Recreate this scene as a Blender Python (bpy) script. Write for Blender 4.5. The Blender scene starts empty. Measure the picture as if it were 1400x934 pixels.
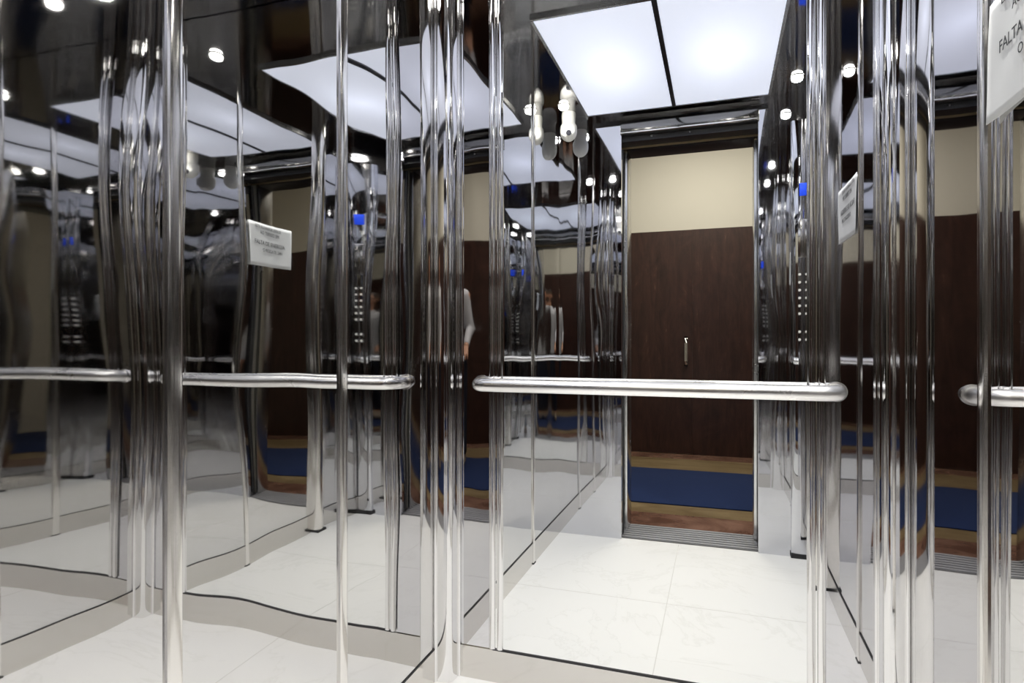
import bpy, bmesh, math, random
from mathutils import Vector, Matrix
random.seed(7)
PI = math.pi
sc = bpy.context.scene
COL = sc.collection

# ------------------------------------------------------------------ materials
def mat(name):
    m = bpy.data.materials.new(name); m.use_nodes = True
    return m, m.node_tree.nodes, m.node_tree.links, m.node_tree.nodes['Principled BSDF']

def noise_val(nt, scale=(1, 1, 1), ns=5.0, detail=3.0, rough=.5, dist=0.0, loc=(0, 0, 0), world=False):
    n, l = nt.nodes, nt.links
    tc = n.new('ShaderNodeTexCoord') if not world else n.new('ShaderNodeNewGeometry'); mp = n.new('ShaderNodeMapping')
    mp.inputs['Scale'].default_value = scale; mp.inputs['Location'].default_value = loc
    l.new(tc.outputs['Position' if world else 'Object'], mp.inputs['Vector'])
    t = n.new('ShaderNodeTexNoise')
    t.inputs['Scale'].default_value = ns; t.inputs['Detail'].default_value = detail
    t.inputs['Roughness'].default_value = rough; t.inputs['Distortion'].default_value = dist
    l.new(mp.outputs['Vector'], t.inputs['Vector'])
    return t

def steel(name, col=(.6, .6, .61), rough=.04, wave=0.0, wscale=(1, 1, .45), ws=2.4, brush=False, loc=(0, 0, 0)):
    m, n, l, b = mat(name)
    b.inputs['Metallic'].default_value = 1
    b.inputs['Base Color'].default_value = (*col, 1)
    b.inputs['Roughness'].default_value = rough
    nt = m.node_tree
    t = noise_val(nt, (1, 1, 1), 3.0, 4, .6)
    mr = n.new('ShaderNodeMapRange')
    mr.inputs['From Min'].default_value = .3; mr.inputs['From Max'].default_value = .7
    mr.inputs['To Min'].default_value = rough * .6; mr.inputs['To Max'].default_value = rough * 1.4
    l.new(t.outputs['Fac'], mr.inputs['Value']); l.new(mr.outputs['Result'], b.inputs['Roughness'])
    if brush:
        t2 = noise_val(nt, (90, 90, 1), 3.0, 2, .5)
        bp = n.new('ShaderNodeBump'); bp.inputs['Distance'].default_value = .0004; bp.inputs['Strength'].default_value = .3
        l.new(t2.outputs['Fac'], bp.inputs['Height']); l.new(bp.outputs['Normal'], b.inputs['Normal'])
    elif wave:
        t1 = noise_val(nt, wscale, ws, 1.0, .35, 0, loc)
        bp = n.new('ShaderNodeBump'); bp.inputs['Distance'].default_value = wave; bp.inputs['Strength'].default_value = 1
        l.new(t1.outputs['Fac'], bp.inputs['Height']); l.new(bp.outputs['Normal'], b.inputs['Normal'])
    return m

def plain(name, col, rough=.5, metal=0.0, emit=0.0, ecol=None, var=.06, vs=6.0):
    m, n, l, b = mat(name)
    b.inputs['Roughness'].default_value = rough; b.inputs['Metallic'].default_value = metal
    t = noise_val(m.node_tree, (1, 1, 1), vs, 4, .6)
    r = n.new('ShaderNodeMix'); r.data_type = 'RGBA'
    r.inputs['A'].default_value = (*[c * (1 - var) for c in col], 1)
    r.inputs['B'].default_value = (*[min(1, c * (1 + var)) for c in col], 1)
    l.new(t.outputs['Fac'], r.inputs['Factor']); l.new(r.outputs['Result'], b.inputs['Base Color'])
    if emit:
        b.inputs['Emission Color'].default_value = (*(ecol or col), 1)
        b.inputs['Emission Strength'].default_value = emit
    return m

M = {}
M['steel_l'] = steel('polished steel left', (.705, .70, .695), .02, .0068, (1, 1.0, .55), 2.6)
M['steel_r'] = steel('polished steel right', (.70, .695, .695), .018, .0030, (1, 1.0, .45), 2.4, loc=(3, 1, 2))
M['steel_b'] = steel('polished steel back', (.70, .70, .72), .018, .0022, (1, 1, .5), 3.0)
M['steel_f'] = steel('polished steel front', (.66, .665, .70), .03, .0040, (1, 1, .5), 3.0)
M['steel_c'] = steel('polished steel ceiling', (.36, .355, .36), .07, .0022, (1, 1, 1), 2.5)
M['steel_h'] = steel('dark polished header steel', (.22, .215, .21), .12, .0016)
M['trim'] = steel('chrome trim', (.82, .80, .77), .15)
M['trim2'] = steel('bright chrome post', (.86, .855, .85), .05)
M['rail'] = steel('satin steel tube', (.95, .94, .92), .26)
M['skirt'] = steel('steel skirting', (.66, .64, .61), .13, .0008, (1, 1, 1), 3.0)
M['sill'] = plain('ribbed aluminium', (.46, .46, .48), .42, .35)
M['brushed'] = steel('brushed steel', (.6, .6, .6), .22, brush=True)
M['black'] = plain('black lacquer', (.012, .012, .014), .35)
M['rubber'] = plain('black rubber', (.02, .02, .022), .6)
M['white_pl'] = plain('white plastic', (.86, .85, .80), .3, var=.02)
M['lens'] = plain('dark lens', (.01, .01, .012), .08)
M['gold'] = plain('aged brass edge', (.55, .43, .26), .3, .8)
M['beige'] = plain('beige painted plaster', (.60, .57, .49), .75, var=.03, vs=2)
M['corr_ceiling'] = plain('corridor ceiling paint', (.75, .73, .68), .8, var=.02)
M['blue'] = plain('blue carpet', (.006, .022, .095), .95, var=.25, vs=60)
M['paper'] = plain('white paper', (.88, .89, .88), .7, var=.02)
M['ink'] = plain('black ink', (.03, .03, .035), .6)
M['display'] = plain('blue display', (.01, .03, .3), .2, emit=.5, ecol=(.02, .08, .8))
M['spotglow'] = plain('spotlight lens glow', (1, 1, 1), .3, emit=60, ecol=(1, .98, .93))
M['corrglow'] = plain('corridor lamp diffuser', (1, 1, 1), .3, emit=5, ecol=(1, .94, .82))

# mirror glass
m, n, l, b = mat('mirror glass'); M['mirror'] = m
b.inputs['Metallic'].default_value = 1; b.inputs['Base Color'].default_value = (.93, .94, .93, 1); b.inputs['Roughness'].default_value = .0

# ceiling light diffuser: two soft brighter zones where the lamps sit behind it
def diffuser_mat(name):
    m, n, l, b = mat(name)
    tc = n.new('ShaderNodeTexCoord'); mp = n.new('ShaderNodeMapping')
    mp.inputs['Scale'].default_value = (3.6, 2.0, 1)
    l.new(tc.outputs['Object'], mp.inputs['Vector'])
    g = n.new('ShaderNodeTexGradient'); g.gradient_type = 'QUADRATIC_SPHERE'
    l.new(mp.outputs['Vector'], g.inputs['Vector'])
    mr = n.new('ShaderNodeMapRange'); mr.inputs['To Min'].default_value = .66; mr.inputs['To Max'].default_value = 1.30
    l.new(g.outputs['Fac'], mr.inputs['Value'])
    b.inputs['Base Color'].default_value = (.8, .82, .9, 1); b.inputs['Roughness'].default_value = .35
    b.inputs['Emission Color'].default_value = (.77, .82, 1.0, 1)
    l.new(mr.outputs['Result'], b.inputs['Emission Strength'])
    return m
M['diffuser'] = diffuser_mat('frosted light diffuser')

# white marble floor
m, n, l, b = mat('white marble tiles'); M['marble'] = m
t = noise_val(m.node_tree, (1, 1, 1), 1.7, 8, .62, 1.4)
cr = n.new('ShaderNodeValToRGB'); cr.color_ramp.elements[0].position = .44; cr.color_ramp.elements[0].color = (.87, .865, .845, 1)
cr.color_ramp.elements[1].position = .56; cr.color_ramp.elements[1].color = (.88, .875, .855, 1)
e = cr.color_ramp.elements.new(.5); e.color = (.82, .815, .79, 1)
e = cr.color_ramp.elements.new(.485); e.color = (.87, .865, .845, 1)
e = cr.color_ramp.elements.new(.515); e.color = (.875, .87, .85, 1)
l.new(t.outputs['Fac'], cr.inputs['Fac']); l.new(cr.outputs['Color'], b.inputs['Base Color'])
b.inputs['Roughness'].default_value = .28
M['grout'] = plain('pale grout', (.70, .69, .66), .7)

# dark wood with a mottled grain
m, n, l, b = mat('dark mottled wood'); M['wood'] = m
t = noise_val(m.node_tree, (7, 7, .7), 3.0, 9, .7, .8, world=True)
t2 = noise_val(m.node_tree, (2.2, 2.2, .9), 1.8, 8, .75, 3.5, (3, 0, 1), world=True)
cr = n.new('ShaderNodeValToRGB'); cr.color_ramp.elements[0].position = .35; cr.color_ramp.elements[0].color = (.011, .0036, .0030, 1)
cr.color_ramp.elements[1].position = .74; cr.color_ramp.elements[1].color = (.26, .16, .11, 1)
e = cr.color_ramp.elements.new(.60); e.color = (.052, .021, .016, 1)
mx = n.new('ShaderNodeMath'); mx.operation = 'ADD'
m1 = n.new('ShaderNodeMath'); m1.operation = 'MULTIPLY'; m1.inputs[1].default_value = .5
m2 = n.new('ShaderNodeMath'); m2.operation = 'MULTIPLY'; m2.inputs[1].default_value = .5
l.new(t.outputs['Fac'], m1.inputs[0]); l.new(t2.outputs['Fac'], m2.inputs[0])
l.new(m1.outputs[0], mx.inputs[0]); l.new(m2.outputs[0], mx.inputs[1])
l.new(mx.outputs[0], cr.inputs['Fac']); l.new(cr.outputs['Color'], b.inputs['Base Color'])
b.inputs['Roughness'].default_value = .33

def stone(name, c1, c2, rough=.25, sc_=(1, 1, 1), s=4):
    m, n, l, b = mat(name)
    t = noise_val(m.node_tree, sc_, s, 8, .65, 1.0)
    cr = n.new('ShaderNodeValToRGB'); cr.color_ramp.elements[0].position = .35; cr.color_ramp.elements[0].color = (*c1, 1)
    cr.color_ramp.elements[1].position = .68; cr.color_ramp.elements[1].color = (*c2, 1)
    l.new(t.outputs['Fac'], cr.inputs['Fac']); l.new(cr.outputs['Color'], b.inputs['Base Color'])
    b.inputs['Roughness'].default_value = rough
    return m
M['red_stone'] = stone('red brown stone', (.10, .045, .03), (.30, .17, .12))
M['gold_stone'] = stone('golden brown stone', (.17, .115, .055), (.36, .27, .15), .3, (.6, 2, 1), 3)

# ------------------------------------------------------------------ mesh helpers
def add_box(bm, x0, x1, y0, y1, z0, z1, bevel=0.0, seg=2):
    r = bmesh.ops.create_cube(bm, size=1)
    vs = r['verts']
    bmesh.ops.scale(bm, vec=(x1 - x0, y1 - y0, z1 - z0), verts=vs)
    bmesh.ops.translate(bm, vec=((x0 + x1) / 2, (y0 + y1) / 2, (z0 + z1) / 2), verts=vs)
    if bevel:
        es = list({e for v in vs for e in v.link_edges})
        bmesh.ops.bevel(bm, geom=es, offset=bevel, segments=seg, profile=.5, affect='EDGES')

def add_cyl(bm, c, r, h, axis='Z', seg=32, r2=None, bevel=0):
    rr = bmesh.ops.create_cone(bm, cap_ends=True, segments=seg, radius1=r, radius2=r if r2 is None else r2, depth=h)
    vs = rr['verts']
    if axis == 'Y': bmesh.ops.rotate(bm, cent=(0, 0, 0), matrix=Matrix.Rotation(PI / 2, 3, 'X'), verts=vs)
    if axis == 'X': bmesh.ops.rotate(bm, cent=(0, 0, 0), matrix=Matrix.Rotation(PI / 2, 3, 'Y'), verts=vs)
    bmesh.ops.translate(bm, vec=c, verts=vs)

def add_lathe(bm, prof, c=(0, 0, 0), seg=40):
    rings = []
    for r, z in prof:
        if r < 1e-5: rings.append([bm.verts.new((c[0], c[1], c[2] + z))])
        else: rings.append([bm.verts.new((c[0] + r * math.cos(2 * PI * k / seg), c[1] + r * math.sin(2 * PI * k / seg), c[2] + z)) for k in range(seg)])
    for a, b_ in zip(rings, rings[1:]):
        for k in range(seg):
            k2 = (k + 1) % seg
            f = [a[0] if len(a) == 1 else a[k]] + ([] if len(a) == 1 else [a[k2]]) + ([b_[0]] if len(b_) == 1 else [b_[k2], b_[k]])
            if len(f) >= 3: bm.faces.new(f)

def add_prism(bm, pts, z0, z1):
    lo = [bm.verts.new((x, y, z0)) for x, y in pts]; hi = [bm.verts.new((x, y, z1)) for x, y in pts]
    nn = len(pts)
    for k in range(nn):
        bm.faces.new((lo[k], lo[(k + 1) % nn], hi[(k + 1) % nn], hi[k]))
    bm.faces.new(lo[::-1]); bm.faces.new(hi)

def add_tube(bm, pts, r, seg=20):
    pts = [Vector(p) for p in pts]
    rings = []
    up0 = None
    for i, p in enumerate(pts):
        d = (pts[min(i + 1, len(pts) - 1)] - pts[max(i - 1, 0)]).normalized()
        a = Vector((0, 0, 1)) if abs(d.z) < .9 else Vector((1, 0, 0))
        u = d.cross(a).normalized(); v = d.cross(u).normalized()
        rings.append([bm.verts.new(p + r * (math.cos(2 * PI * k / seg) * u + math.sin(2 * PI * k / seg) * v)) for k in range(seg)])
    for a, b_ in zip(rings, rings[1:]):
        for k in range(seg):
            bm.faces.new((a[k], a[(k + 1) % seg], b_[(k + 1) % seg], b_[k]))
    bm.faces.new(rings[0][::-1]); bm.faces.new(rings[-1])

def obj(name, bm, m, parent=None, smooth=False, origin=None):
    me = bpy.data.meshes.new(name)
    bmesh.ops.recalc_face_normals(bm, faces=bm.faces)
    if origin is not None:
        bmesh.ops.translate(bm, vec=(-origin[0], -origin[1], -origin[2]), verts=bm.verts)
    bm.to_mesh(me); bm.free()
    if smooth:
        for p in me.polygons: p.use_smooth = True
        try: me.set_sharp_from_angle(angle=math.radians(40))
        except Exception: pass
    o = bpy.data.objects.new(name, me); COL.objects.link(o)
    me.materials.append(m)
    if origin is not None: o.location = origin
    if parent is not None: o.parent = parent
    return o

def box(name, x0, x1, y0, y1, z0, z1, m, parent=None, bevel=0.0, off=None):
    bm = bmesh.new()
    ox, oy, oz = off or (0, 0, 0)
    add_box(bm, x0 - ox, x1 - ox, y0 - oy, y1 - oy, z0 - oz, z1 - oz, bevel)
    return obj(name, bm, m, parent, smooth=bevel > 0)

def thing(name, label, cat, loc=(0, 0, 0), group=None, rotz=0):
    o = bpy.data.objects.new(name, None); COL.objects.link(o)
    o.location = loc; o.rotation_euler = (0, 0, rotz); o.empty_display_size = .05
    return tag(o, label, cat, group)

def tag(o, label, cat, group=None):
    o['label'] = label; o['category'] = cat
    if group: o['group'] = group
    return o

def struct(o, label=None, cat=None):
    o['kind'] = 'structure'
    if label: o['label'] = label
    if cat: o['category'] = cat
    return o

# ------------------------------------------------------------------ cabin dimensions (metres, camera above the origin)
XL, XR = -.813, .427
YB, YF = 1.72, .254
H = 2.19
DL, DR = -.48, .18            # cabin door opening
CAMZ = 1.024

# floor
struct(box('floor', XL - .03, XR + .03, YF - .03, YB + .03, -.04, 0, M['marble']), 'white veined marble tiled cabin floor', 'floor')
bm = bmesh.new()
add_box(bm, -.1945, -.1915, YF + .001, YB - .004, -.002, .0006)
for yy in (.985,): add_box(bm, XL + .004, XR - .004, yy - .0012, yy + .0012, -.002, .0006)
g = obj('tile_joint', bm, M['grout'], bpy.data.objects['floor'])
# walls
struct(box('wall_left', XL - .03, XL, YF - .03, YB + .03, 0, H, M['steel_l']), 'mirror polished steel cabin wall on the left', 'wall')
struct(box('wall_right', XR, XR + .03, YF - .03, YB + .03, 0, H, M['steel_r']), 'mirror polished steel cabin wall on the right', 'wall')
struct(box('wall_back', XL, XR, YB, YB + .03, 0, H, M['steel_b']), 'polished steel cabin back wall around the mirror', 'wall')
bm = bmesh.new()
add_box(bm, XL, DL, YF - .03, YF, 0, H)
add_box(bm, DR, XR, YF - .03, YF, 0, H)
struct(obj('wall_front', bm, M['steel_f']), 'polished steel front returns beside the cabin doorway', 'wall')
# ceiling around the light panel
struct(box('ceiling', XL - .03, XR + .03, YF - .03, YB + .03, H, H + .03, M['steel_c']), 'dark polished metal cabin ceiling', 'ceiling')
# skirtings with a dark shadow gap on top
SK = .10
def skirt(name, x0, x1, y0, y1):
    s = struct(box(name, x0, x1, y0, y1, 0, SK - .004, M['skirt']), 'pale steel skirting strip', 'baseboard')
    return s
sl = skirt('baseboard_left', XL, XL + .004, YF, YB)
sr = skirt('baseboard_right', XR - .004, XR, YF, YB)
sb = skirt('baseboard_back', XL + .004, XR - .004, YB - .004, YB)
box('shadow_gap', XL, XL + .003, YF, YB, SK - .004, SK - .001, M['black'], sl)
box('shadow_gap', XR - .003, XR, YF, YB, SK - .004, SK - .001, M['black'], sr)

# vertical cover strips on the side walls
def cover_strip(bm, x, y, side, w=.030, p=.007, z0=0.0, z1=H):
    pts = []
    nseg = 10
    hw = w / 2
    pts.append((x, y - hw))
    for k in range(nseg + 1):
        a = PI * k / nseg
        yy = y - hw * math.cos(a)
        xx = x + side * p * (math.sin(a) ** .3)
        pts.append((xx, yy))
    pts.append((x, y + hw))
    add_prism(bm, pts, z0, z1)
tn = 1
for side, x in ((1, XL), (-1, XR)):
    for y in ((1.19, .735) if side == 1 else (1.24, .62)):
        col = side == -1 and y < 1
        bm = bmesh.new(); cover_strip(bm, x, y, side, z0=.004, **(dict(w=.075, p=.05) if col else {}))
        o = struct(obj('trim_%d' % tn, bm, M['trim'], smooth=True), 'rounded steel cover strip over a panel joint', 'trim'); tn += 1
        fp, fw = (.053, .04) if col else (.009, .017)
        box('rubber_foot', min(x, x + side * fp), max(x, x + side * fp), y - fw, y + fw, .0005, .012 if col else .005, M['rubber'], o)
# corner posts with rounded faces
for side, x in ((1, XL), (-1, XR)):
    bm = bmesh.new()
    s = .055
    # main square post with generously rounded outer corner plus a bead on each flank
    pts = [(x, YB), (x, YB - s)]
    cx, cy, r = x + side * (s - .018), YB - s + .018, .018
    pts.append((x + side * (s - .018) * .5, YB - s - .003))
    for k in range(9):
        a = -PI / 2 + (PI / 2) * k / 8
        pts.append((cx + side * r * math.cos(a), cy + r * math.sin(a)))
    pts.append((x + side * (s + .003), YB - (s - .018) * .5))
    pts.append((x + side * s, YB))
    add_prism(bm, pts, .001, H)
    struct(obj('trim_%d' % tn, bm, M['trim2'], smooth=True), 'bright rounded chrome corner post', 'trim'); tn += 1
    bm = bmesh.new()
    add_tube(bm, [(x + side * .005, YB - s - .004, .001), (x + side * .005, YB - s - .004, H)], .005, 14)
    add_tube(bm, [(x + side * (s + .004), YB - .005, .001), (x + side * (s + .004), YB - .005, H)], .005, 14)
    struct(obj('trim_%d' % tn, bm, M['trim2'], smooth=True), 'thin chrome bead beside the corner post', 'trim'); tn += 1

# ------------------------------------------------------------------ the wall mirror
MX0, MX1 = -.655, .256
mirror = thing('wall_mirror', 'tall frameless wall mirror between two chrome bars on the back wall', 'mirror', ((MX0 + MX1) / 2, YB, SK))
def rel(o, p): return (o.location.x, o.location.y, o.location.z)
L = rel(mirror, 0)
box('mirror_glass', MX0 + .01, MX1 - .01, YB - .005, YB - .001, SK + .003, H - .004, M['mirror'], mirror, off=L)
for x in (MX0 + .022, MX1 - .022):
    bm = bmesh.new()
    for dx in (-.012, .012):
        pts = []
        for k in range(13):
            a = PI * k / 12
            pts.append((x + dx - .0105 * math.cos(a) - L[0], YB - .004 - .010 * math.sin(a) - L[1]))
        add_prism(bm, pts, SK + .003 - L[2], H - L[2] - .003)
    obj('frame_bar', bm, M['trim2'], mirror, smooth=True)
box('bottom_gasket', MX0 + .01, MX1 - .01, YB - .008, YB - .001, SK - .003, SK + .003, M['rubber'], mirror, off=L)

# ------------------------------------------------------------------ handrail
RZ, RY = .897, YB - .062
RX0, RX1, RR = -.700, .300, .0195
rail = thing('handrail', 'tubular satin steel handrail across the mirror with rounded ends', 'handrail', ((RX0 + RX1) / 2, YB, RZ))
L = rel(rail, 0)
pts = []
rb = .042
pts += [(RX0 + RR, YB - .002, RZ)]
for k in range(9):
    a = PI + (PI / 2) * k / 8
    pts.append((RX0 + RR + rb + rb * math.cos(a), RY + rb + rb * math.sin(a), RZ))
for k in range(9):
    a = -PI / 2 + (PI / 2) * k / 8
    pts.append((RX1 - RR - rb + rb * math.cos(a), RY + rb + rb * math.sin(a), RZ))
pts += [(RX1 - RR, YB - .002, RZ)]
bm = bmesh.new(); add_tube(bm, [(a - L[0], b_ - L[1], c - L[2]) for a, b_, c in pts], RR, 28)
obj('rail_tube', bm, M['rail'], rail, smooth=True)
for x in (RX0 + RR, RX1 - RR):
    bm = bmesh.new(); add_cyl(bm, (x - L[0], -.003, 0), .025, .006, 'Y')
    obj('wall_flange', bm, M['rail'], rail, smooth=True)

# ------------------------------------------------------------------ ceiling light panel
PX0, PX1 = -.640, .222
PY0, PY1 = .345, 1.33
pm = (PX0 + PX1) / 2
lp = thing('ceiling_light_panel', 'large backlit frosted ceiling panel split by a dark bar', 'ceiling light', (pm, (PY0 + PY1) / 2, H))
L = rel(lp, 0)
for x0, x1 in ((PX0 + .004, pm - .008), (pm + .008, PX1 - .004)):
    c = ((x0 + x1) / 2 - L[0], 0, -.004)
    bm = bmesh.new(); add_box(bm, x0 - L[0], x1 - L[0], PY0 + .004 - L[1], PY1 - .004 - L[1], -.008, -.001)
    obj('diffuser', bm, M['diffuser'], lp, origin=c)
box('divider_bar', pm - .009, pm + .009, PY0, PY1, H - .014, H - .001, M['black'], lp, off=L)
bm = bmesh.new()
for b4 in ((PX0 - .006, PX0 + .005, PY0, PY1), (PX1 - .005, PX1 + .006, PY0, PY1), (PX0 - .006, PX1 + .006, PY0 - .006, PY0 + .005), (PX0 - .006, PX1 + .006, PY1 - .005, PY1 + .006)):
    add_box(bm, b4[0] - L[0], b4[1] - L[0], b4[2] - L[1], b4[3] - L[1], -.012, 0)
obj('frame', bm, M['brushed'], lp)

# ------------------------------------------------------------------ spotlights
spots = [(-.727, .50, 'small round ceiling spotlight right beside the white dome camera'),
         (.325, .49, 'small round ceiling spotlight above the button panel corner'),
         (-.727, 1.47, 'small round ceiling spotlight in the rear corner on the left wall side'),
         (.325, 1.47, 'small round ceiling spotlight in the rear corner near the paper notice')]
base = None
def copy_tree(o, parent=None):
    c = o.copy(); COL.objects.link(c)
    if parent: c.parent = parent
    for ch in list(o.children): copy_tree(ch, c)
    return c
for i, (x, y, lab) in enumerate(spots):
    if base is None:
        base = thing('spotlight', lab, 'spotlight', (x, y, H), 'ceiling spotlights around the light panel')
        bm = bmesh.new(); add_lathe(bm, [(.0235, -.001), (.0245, -.004), (.031, -.003), (.032, 0)])
        obj('trim_ring', bm, M['trim2'], base, smooth=True)
        bm = bmesh.new(); add_lathe(bm, [(.0235, -.0005), (.0235, -.010), (.021, -.017), (.012, -.022), (0, -.024)])
        obj('lamp_lens', bm, M['spotglow'], base)
        t = base
    else:
        t = copy_tree(base); t.location = (x, y, H); t['label'] = lab
    ld = bpy.data.lights.new('spot_lamp', 'SPOT'); ld.energy = 36; ld.spot_size = math.radians(125); ld.spot_blend = .8
    ld.shadow_soft_size = .02; ld.color = (1, .985, .95)
    lo = bpy.data.objects.new('spot_lamp', ld); COL.objects.link(lo); lo.location = (x, y, H - .03)

# ------------------------------------------------------------------ dome camera
dc = thing('dome_camera', 'white dome security camera hanging from the ceiling corner beside a spotlight', 'security camera', (-.727, .392, H))
bm = bmesh.new(); add_lathe(bm, [(0, 0), (.034, 0), (.036, -.012), (.034, -.05), (.036, -.062), (0, -.062)])
obj('mount', bm, M['white_pl'], dc, smooth=True)
bm = bmesh.new(); add_lathe(bm, [(0, -.062), (.040, -.064), (.043, -.075)] + [(.043 * math.cos(a), -.095 - .05 * math.sin(a)) for a in [k * PI / 2 / 9 for k in range(10)]][:-1] + [(0, -.145)])
obj('dome_housing', bm, M['white_pl'], dc, smooth=True)
bm = bmesh.new(); add_cyl(bm, (0, 0, 0), .0135, .012, 'Y', 28)
o = obj('camera_lens', bm, M['lens'], dc, smooth=True); o.location = (.009, .036, -.112); o.rotation_euler = (math.radians(-22), 0, math.radians(-10))

# ------------------------------------------------------------------ door header, jambs, sill
hd = thing('door_header', 'polished steel header beam over the cabin doorway with black door track', 'door header', ((DL + DR) / 2, YF, 2.10))
L = rel(hd, 0)
box('face_plate', DL - .004, DR + .004, YF - .03, YF + .012, 2.100, H - .001, M['steel_h'], hd, bevel=.003, off=L)
box('lower_lip', DL - .004, DR + .004, YF - .03, YF + .018, 2.094, 2.104, M['trim'], hd, bevel=.002, off=L)
box('door_track', DL - .06, DR + .06, .13, .22, 2.068, 2.13, M['black'], hd, off=L)
box('track_edge', DL - .06, DR + .06, .126, .130, 2.058, 2.068, M['gold'], hd, off=L)
for x in (-.33, -.14):
    bm = bmesh.new(); add_cyl(bm, (x - L[0], .222 - L[1], 2.085 - L[2]), .004, .004, 'Y', 14)
    obj('track_bolt', bm, M['brushed'], hd)
# retracted sliding door leaf edges, seen in the slot between cabin and landing
for nm, x0, x1, lb in (('sliding_door', DL - .30, DL - .004, 'retracted steel sliding door leaf edge at the jamb further from the button panel'),
                       ('sliding_door', DR + .004, DR + .30, 'retracted steel sliding door leaf edge at the jamb next to the button panel')):
    d = thing(nm, lb, 'door', ((x0 + x1) / 2, .175, 0), 'retracted sliding door leaves')
    L = rel(d, 0)
    box('door_leaf', x0, x1, .160, .190, .004, 2.04, M['brushed'], d, bevel=.002, off=L)
    xe = x1 if x0 < -.3 else x0
    box('rubber_edge', xe - .004, xe + .004, .164, .186, .006, 2.04, M['rubber'], d, off=L)
# sill
sill = thing('door_sill', 'ribbed aluminium door sill between the marble and the stone floor', 'door sill', ((DL + DR) / 2, .1, 0))
L = rel(sill, 0)
box('sill_plate', DL - .02, DR + .02, -.03, YF - .03, -.04, -.016, M['black'], sill, off=L)
bm = bmesh.new()
y = -.028
while y < YF - .032:
    add_box(bm, DL - .02 - L[0], DR + .02 - L[0], y - L[1], y + .020 - L[1], -.016, .0)
    y += .0350
obj('sill_rib', bm, M['sill'], sill)

# landing wall with jambs (building side)
LL, LR, LH = -.469, .167, 2.055
CX0, CX1, CY1, CH = -2.6, 2.4, -2.32, 3.0
bm = bmesh.new()
add_box(bm, CX0, LL - .03, -.03, .10, 0, CH); add_box(bm, LR + .03, CX1, -.03, .10, 0, CH); add_box(bm, LL - .03, LR + .03, -.03, .10, LH + .03, CH)
struct(obj('wall_landing', bm, M['beige']), 'beige landing wall around the lift doorway', 'wall')
fr = thing('door_frame', 'steel landing door frame around the lift doorway', 'door frame', ((LL + LR) / 2, .03, 0))
L = rel(fr, 0)
box('jamb', LL - .03, LL, -.045, .115, 0, LH + .03, M['brushed'], fr, bevel=.003, off=L)
box('jamb', LR, LR + .03, -.045, .115, 0, LH + .03, M['brushed'], fr, bevel=.003, off=L)
box('head', LL, LR, -.045, .115, LH, LH + .03, M['black'], fr, bevel=.003, off=L)
# shaft dark lining in the gap
bm = bmesh.new()
add_box(bm, XL - .1, DL - .32, .10, YF - .03, 0, 2.4); add_box(bm, DR + .32, XR + .1, .10, YF - .03, 0, 2.4); add_box(bm, XL - .1, XR + .1, .10, YF - .03, 2.2, 2.4)
struct(obj('wall_shaft', bm, M['black']), 'dark lift shaft lining', 'wall')

# ------------------------------------------------------------------ corridor behind the camera
ys = [(-.03, -.31, 'red_stone'), (-.31, -.52, 'gold_stone'), (-.52, -1.57, 'gold_stone'), (-1.57, CY1, 'gold_stone')]
struct(box('floor_threshold', CX0, CX1, -.29, -.03, -.04, 0, M['red_stone']), 'red brown stone strip outside the lift door', 'floor')
struct(box('floor_corridor', CX0, CX1, CY1, -.29, -.04, 0, M['gold_stone']), 'golden brown stone corridor floor', 'floor')
box('border_strip', CX0, CX1, CY1 + .02, CY1 + .25, -.001, .0012, M['red_stone'], bpy.data.objects['floor_corridor'])
cpt = tag(box('carpet_runner', CX0 + .05, CX1 - .05, -1.57, -.50, .0005, .008, M['blue'], bevel=.002), 'plain blue carpet runner lying along the stone corridor floor', 'carpet')
struct(box('wall_corridor', CX0, CX1, CY1 - .05, CY1, 0, CH, M['beige']), 'beige corridor wall above the wooden panelling', 'wall')
struct(box('wall_corridor_left', CX0 - .05, CX0, CY1, .1, 0, CH, M['beige']), 'beige corridor end wall', 'wall')
struct(box('wall_corridor_right', CX1, CX1 + .05, CY1, .1, 0, CH, M['beige']), 'beige corridor end wall', 'wall')
struct(box('ceiling_corridor', CX0, CX1, CY1, .1, CH, CH + .05, M['corr_ceiling']), 'corridor ceiling', 'ceiling')
WT = 2.035
bm = bmesh.new()
add_box(bm, CX0, -1.152, CY1, CY1 + .02, .0, WT); add_box(bm, -.228, CX1, CY1, CY1 + .02, .0, WT)
struct(obj('trim_panelling', bm, M['wood']), 'dark mottled wood wall panelling of the corridor', 'trim')
dr = thing('wooden_door', 'dark brown wooden corridor door with a slim metal pull handle', 'door', (-.69, CY1 + .01, 0))
L = rel(dr, 0)
box('door_leaf', -1.1515, -.2285, CY1 + .001, CY1 + .019, .006, WT - .001, M['wood'], dr, off=L)
hx = -.284
bm = bmesh.new()
add_tube(bm, [(hx - L[0], .02 + .008, .82), (hx - L[0], .02 + .035, .85), (hx - L[0], .02 + .040, .93), (hx - L[0], .02 + .035, 1.01), (hx - L[0], .02 + .008, 1.05)], .012, 14)
add_box(bm, hx - .014 - L[0], hx + .014 - L[0], .009, .014, .80, 1.07)
hnd = obj('pull_handle', bm, M['trim2'], dr, smooth=True)
cl = thing('corridor_lamp', 'square corridor ceiling lamp with a warm diffuser', 'ceiling light', (-.1, -1.1, CH))
box('lamp_frame', -.32, .32, -.32, .32, -.03, -.001, M['white_pl'], cl, bevel=.004)
box('lamp_diffuser', -.29, .29, -.29, .29, -.036, -.028, M['corrglow'], cl)
la = bpy.data.lights.new('corridor_area', 'AREA'); la.energy = 38; la.size = 1.0; la.color = (1, .95, .86)
lo = bpy.data.objects.new('corridor_area', la); COL.objects.link(lo); lo.location = (-.1, -1.1, CH - .05)

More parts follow.
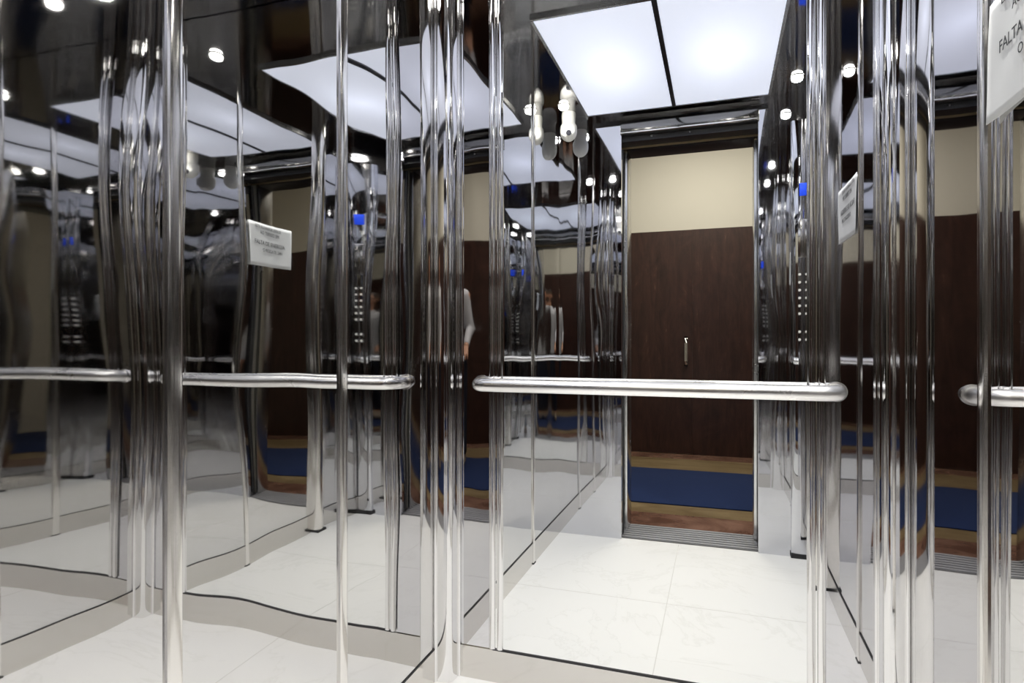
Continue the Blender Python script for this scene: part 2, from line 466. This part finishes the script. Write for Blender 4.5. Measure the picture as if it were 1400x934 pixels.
# ------------------------------------------------------------------ car operating panel on the front return
cp = thing('control_panel', 'curved brushed steel lift button panel with blue display on the front return', 'control panel', (.374, YF, .02))
L = rel(cp, 0)
pts = []
w, dpt = .050, .014
pts.append((-w, 0.0005))
for k in range(15):
    a = PI * k / 14
    pts.append((-w * math.cos(a), .008 + dpt * math.sin(a) ** .7))
pts.append((w, 0.0005))
bm = bmesh.new(); add_prism(bm, pts, 0, 2.05)
obj('panel_body', bm, M['steel_f'], cp, smooth=True)
box('kick_foot', .322, .426, YF + .001, YF + .026, .001, .021, M['rubber'], cp, off=L)
yb = dpt + .008
box('display', .374 - .016, .374 + .016, YF + yb - .004, YF + yb + .003, 1.71, 1.77, M['display'], cp, bevel=.001, off=L)
box('blank_plate', .374 - .022, .374 + .022, YF + yb - .004, YF + yb + .002, 1.42, 1.60, M['trim'], cp, bevel=.001, off=L)
nb = 0
for row in list(range(6)) + [7.3, 8.3]:
    for cxx in (-.015, .015):
        z = 1.34 - row * .037 - L[2]
        bm = bmesh.new(); add_cyl(bm, (cxx, yb, z), .010, .008, 'Y', 24)
        bt = obj('button', bm, M['trim2'], cp, smooth=True)
        bm = bmesh.new(); add_cyl(bm, (cxx, yb + .0042, z), .006, .002, 'Y', 20)
        obj('button_cap', bm, M['white_pl'], bt, smooth=True)

# ------------------------------------------------------------------ paper notice on the right wall
NY0, NY1, NZ0, NZ1 = .870, 1.205, 1.385, 1.580
pn = thing('paper_notice', 'white landscape paper notice with printed capitals taped to the right steel wall', 'notice', (XR, (NY0 + NY1) / 2, (NZ0 + NZ1) / 2))
L = rel(pn, 0)
bm = bmesh.new()
nx, nz = 24, 12
grid = [[None] * (nz + 1) for _ in range(nx + 1)]
for i in range(nx + 1):
    for j in range(nz + 1):
        u, v = i / nx, j / nz
        curl = .0015 + .010 * max(0, u - .86) * (1.2 - v) * 4 + .0012 * math.sin(u * 9 + v * 3) ** 2
        y = NY0 + (NY1 - NY0) * u; z = NZ0 + (NZ1 - NZ0) * v + (.5 - u) * .008
        grid[i][j] = bm.verts.new((XR - .001 - curl - L[0], y - L[1], z - L[2]))
for i in range(nx):
    for j in range(nz):
        bm.faces.new((grid[i][j], grid[i + 1][j], grid[i + 1][j + 1], grid[i][j + 1]))
sheet = obj('sheet', bm, M['paper'], pn, smooth=True)
sm = sheet.modifiers.new('thick', 'SOLIDIFY'); sm.thickness = .0003; sm.offset = 0
def text_mesh(name, body, size, m, parent, loc, rot, align='LEFT', ext=.0002):
    cu = bpy.data.curves.new(name, 'FONT'); cu.body = body; cu.size = size; cu.align_x = align; cu.extrude = ext
    cu.resolution_u = 3
    tmp = bpy.data.objects.new(name + '_c', cu); COL.objects.link(tmp)
    dg = bpy.context.evaluated_depsgraph_get()
    me = bpy.data.meshes.new_from_object(tmp.evaluated_get(dg))
    bpy.data.objects.remove(tmp)
    o = bpy.data.objects.new(name, me); COL.objects.link(o); me.materials.clear(); me.materials.append(m)
    o.parent = parent; o.location = loc; o.rotation_euler = rot
    return o
# the reader faces +X; the text runs from +Y to -Y
for body, ystart, zz, s in (('ESTE ELEVADOR DESCE', 1.160, 1.556, .0195), ('AO TERREO EM', 1.122, 1.530, .022),
                            ('FALTA DE ENERGIA', 1.168, 1.482, .0275), ('O RESGATE 24H', 1.104, 1.452, .022)):
    text_mesh('lettering', body, s, M['ink'], pn, (-.0052, ystart - L[1], zz - L[2]), (PI / 2, 0, -PI / 2))

# ------------------------------------------------------------------ person outside the doorway
M['skin'] = plain('warm skin', (.52, .27, .17), .5, var=.04)
M['shirt'] = plain('light grey shirt cloth', (.50, .50, .53), .85, var=.06, vs=20)
M['trousers'] = plain('dark navy trousers', (.018, .022, .04), .85, var=.1, vs=20)
M['hair'] = plain('dark brown hair', (.02, .012, .008), .6, var=.3, vs=80)
M['shoe'] = plain('tan leather shoe', (.42, .34, .25), .5)
M['eye'] = plain('eye white', (.8, .8, .78), .2, var=.01)

def sph(bm, c, r):
    rr = bmesh.ops.create_uvsphere(bm, u_segments=20, v_segments=12, radius=1)
    r = r if isinstance(r, tuple) else (r, r, r)
    bmesh.ops.scale(bm, vec=r, verts=rr['verts']); bmesh.ops.translate(bm, vec=c, verts=rr['verts'])
def chain(bm, pts):
    # pts: (x, y, z, r): tapered limb through the joints
    for a, b_ in zip(pts, pts[1:]):
        A, B = Vector(a[:3]), Vector(b_[:3]); d = B - A
        rr = bmesh.ops.create_cone(bm, cap_ends=True, segments=20, radius1=a[3], radius2=b_[3], depth=d.length)
        q = d.to_track_quat('Z', 'Y').to_matrix()
        bmesh.ops.rotate(bm, cent=(0, 0, 0), matrix=q, verts=rr['verts'])
        bmesh.ops.translate(bm, vec=(A + B) / 2, verts=rr['verts'])
    for a in pts: sph(bm, a[:3], a[3])
def loft(bm, rings, seg=28):
    rs = []
    for z, rx, ry, cy_ in rings:
        rs.append([bm.verts.new((rx * math.copysign(abs(math.cos(t)) ** .85, math.cos(t)), cy_ + ry * math.copysign(abs(math.sin(t)) ** .85, math.sin(t)), z)) for t in [2 * PI * k / seg for k in range(seg)]])
    for a, b_ in zip(rs, rs[1:]):
        for k in range(seg): bm.faces.new((a[k], a[(k + 1) % seg], b_[(k + 1) % seg], b_[k]))
    bm.faces.new(rs[0][::-1]); bm.faces.new(rs[-1])
def blob(name, bm, m, parent, voxel=.006, smooth=6):
    o = obj(name + '_raw', bm, m)
    r = o.modifiers.new('r', 'REMESH'); r.mode = 'VOXEL'; r.voxel_size = voxel
    if smooth:
        q = o.modifiers.new('q', 'SMOOTH'); q.factor = .5; q.iterations = smooth
    dg = bpy.context.evaluated_depsgraph_get()
    out = bpy.data.meshes.new_from_object(o.evaluated_get(dg))
    bpy.data.objects.remove(o)
    for p in out.polygons: p.use_smooth = True
    out.name = name; out.materials.clear(); out.materials.append(m)
    q = bpy.data.objects.new(name, out); COL.objects.link(q)
    if parent is not None: q.parent = parent
    return q
pe = thing('person', 'person in light grey shirt and dark trousers standing on the carpet outside the lift', 'person', (.535, -1.20, .008), rotz=math.radians(14))
arms = {-1: [(-.185, -.01, 1.385, .052), (-.232, -.03, 1.12, .040), (-.212, .19, .985, .027)],
        1: [(.185, -.01, 1.385, .052), (.240, -.03, 1.11, .040), (.255, .04, .875, .027)]}
bm = bmesh.new()
loft(bm, [(.84, .15, .10, 0), (.95, .152, .10, 0), (1.08, .135, .092, 0), (1.25, .158, .105, 0), (1.37, .165, .095, 0), (1.43, .10, .065, -.005), (1.46, .055, .05, -.005)])
chain(bm, [(0, -.008, 1.44, .055), (0, .004, 1.53, .050)])
sph(bm, (0, -.006, 1.632), (.076, .092, .086)); sph(bm, (0, .020, 1.572), (.056, .066, .062)); sph(bm, (0, .056, 1.543), (.026, .026, .020))
chain(bm, [(0, .088, 1.622, .008), (0, .099, 1.588, .011)])
for s_ in (-1, 1):
    sph(bm, (s_ * .078, -.004, 1.603), (.008, .016, .028)); sph(bm, (s_ * .030, .074, 1.645), (.020, .014, .007))
    chain(bm, [(s_ * .088, 0, .86, .088), (s_ * .10, .015, .49, .055), (s_ * .108, -.02, .10, .036), (s_ * .112, .05, .045, .03)])
    ar = arms[s_]; chain(bm, ar)
    c0 = Vector(ar[-1][:3]); d = (c0 - Vector(ar[-2][:3])).normalized()
    side = Vector((1, 0, 0)) if s_ == -1 else Vector((0, 1, 0))
    side = (side - d * side.dot(d)).normalized(); nrm = d.cross(side).normalized()
    if s_ == -1 and nrm.z > 0: nrm = -nrm
    if s_ == 1 and nrm.x > 0: nrm = -nrm
    for o_ in (-.026, -.009, .009, .026):
        a = c0 + d * .02 + side * o_ * .5; b1 = c0 + d * .088 + side * o_
        chain(bm, [(*a, .016), (*b1, .0125)])
    for o_, ln in ((-.027, .060), (-.009, .074), (.009, .080), (.027, .070)):
        p0 = c0 + d * .088 + side * o_
        p1 = p0 + d * ln * .45 + side * o_ * .22 + nrm * .003; p2 = p1 + d * ln * .30 + side * o_ * .10 + nrm * .010; p3 = p2 + d * ln * .25 + nrm * .012
        chain(bm, [(*p0, .0105), (*p1, .0088), (*p2, .0080), (*p3, .0066)])
    p0 = c0 + d * .025 + side * .022; p1 = c0 + d * .055 + side * .048 + nrm * .008; p2 = c0 + d * .090 + side * .058 + nrm * .016
    chain(bm, [(*p0, .015), (*p1, .0115), (*p2, .0085)])
blob('body', bm, M['skin'], pe, .0048, 3)
bm = bmesh.new()
loft(bm, [(.85, .172, .122, 0), (.95, .168, .116, 0), (1.08, .157, .110, 0), (1.25, .174, .120, 0), (1.36, .176, .110, 0), (1.41, .135, .088, -.005), (1.445, .078, .068, -.005), (1.462, .066, .060, -.004)])
for s_ in (-1, 1):
    a, b_, c = arms[s_]
    A = Vector(b_[:3]); B = Vector(c[:3]); e_ = A + (B - A) * .86
    chain(bm, [(a[0] * .93, a[1], a[2] - .002, .064), (*b_[:3], .053), (*e_, .038)])
blob('shirt', bm, M['shirt'], pe, .009, 5)
bm = bmesh.new()
loft(bm, [(.80, .160, .110, 0), (.90, .166, .115, 0), (.99, .155, .104, 0)])
for s_ in (-1, 1):
    chain(bm, [(s_ * .086, 0, .84, .098), (s_ * .10, .015, .49, .070), (s_ * .108, -.016, .13, .058)])
blob('trousers', bm, M['trousers'], pe, .010, 4)
for s_ in (-1, 1):
    bm = bmesh.new()
    chain(bm, [(s_ * .110, -.050, .042, .038), (s_ * .113, .03, .045, .041), (s_ * .118, .12, .038, .040), (s_ * .122, .165, .032, .030)])
    chain(bm, [(s_ * .109, -.028, .05, .040), (s_ * .108, -.020, .11, .044)])
    bmesh.ops.bisect_plane(bm, geom=bm.verts[:] + bm.edges[:] + bm.faces[:], plane_co=(0, 0, .004), plane_no=(0, 0, 1), clear_inner=False)
    for v in bm.verts: v.co.z = max(v.co.z, .002)
    blob('shoe', bm, M['shoe'], pe, .006, 3)
bm = bmesh.new(); sph(bm, (0, -.016, 1.640), (.083, .095, .088)); sph(bm, (0, -.045, 1.60), (.074, .062, .075))
blob('hair', bm, M['hair'], pe, .006, 2)
for s_ in (-1, 1):
    bm = bmesh.new(); sph(bm, (0, 0, 0), .012)
    e_ = obj('eye', bm, M['eye'], pe, smooth=True); e_.location = (s_ * .030, .0765, 1.618)
    bm = bmesh.new(); sph(bm, (0, 0, 0), .006)
    p_ = obj('pupil', bm, M['lens'], e_, smooth=True); p_.location = (0, .0078, 0)
M['lip'] = plain('lips', (.40, .15, .12), .45)
bm = bmesh.new(); sph(bm, (0, 0, 0), (.021, .007, .006))
q_ = obj('mouth', bm, M['lip'], pe, smooth=True); q_.location = (0, .0815, 1.560)

# ------------------------------------------------------------------ world, camera, colour
w = bpy.data.worlds.new('World'); sc.world = w; w.use_nodes = True
bg = w.node_tree.nodes['Background']; bg.inputs['Color'].default_value = (.5, .5, .55, 1); bg.inputs['Strength'].default_value = .05

cam = bpy.data.cameras.new('camera'); co = bpy.data.objects.new('camera', cam); COL.objects.link(co)
cam.sensor_width = 36; cam.lens = 36 * 833 / 1400; cam.clip_start = .01
co.location = (0, 0, CAMZ)
co.rotation_euler = (PI / 2, 0, math.radians(18.77))
cam.shift_y = 0
sc.camera = co

cy = sc.cycles
cy.max_bounces = 24; cy.glossy_bounces = 20; cy.diffuse_bounces = 4; cy.transmission_bounces = 4
cy.sample_clamp_indirect = 6.0
cy.blur_glossy = 0.0
cy.use_denoising = True
cy.caustics_reflective = True
sc.view_settings.view_transform = 'Standard'
sc.view_settings.look = 'None'
sc.view_settings.exposure = 0
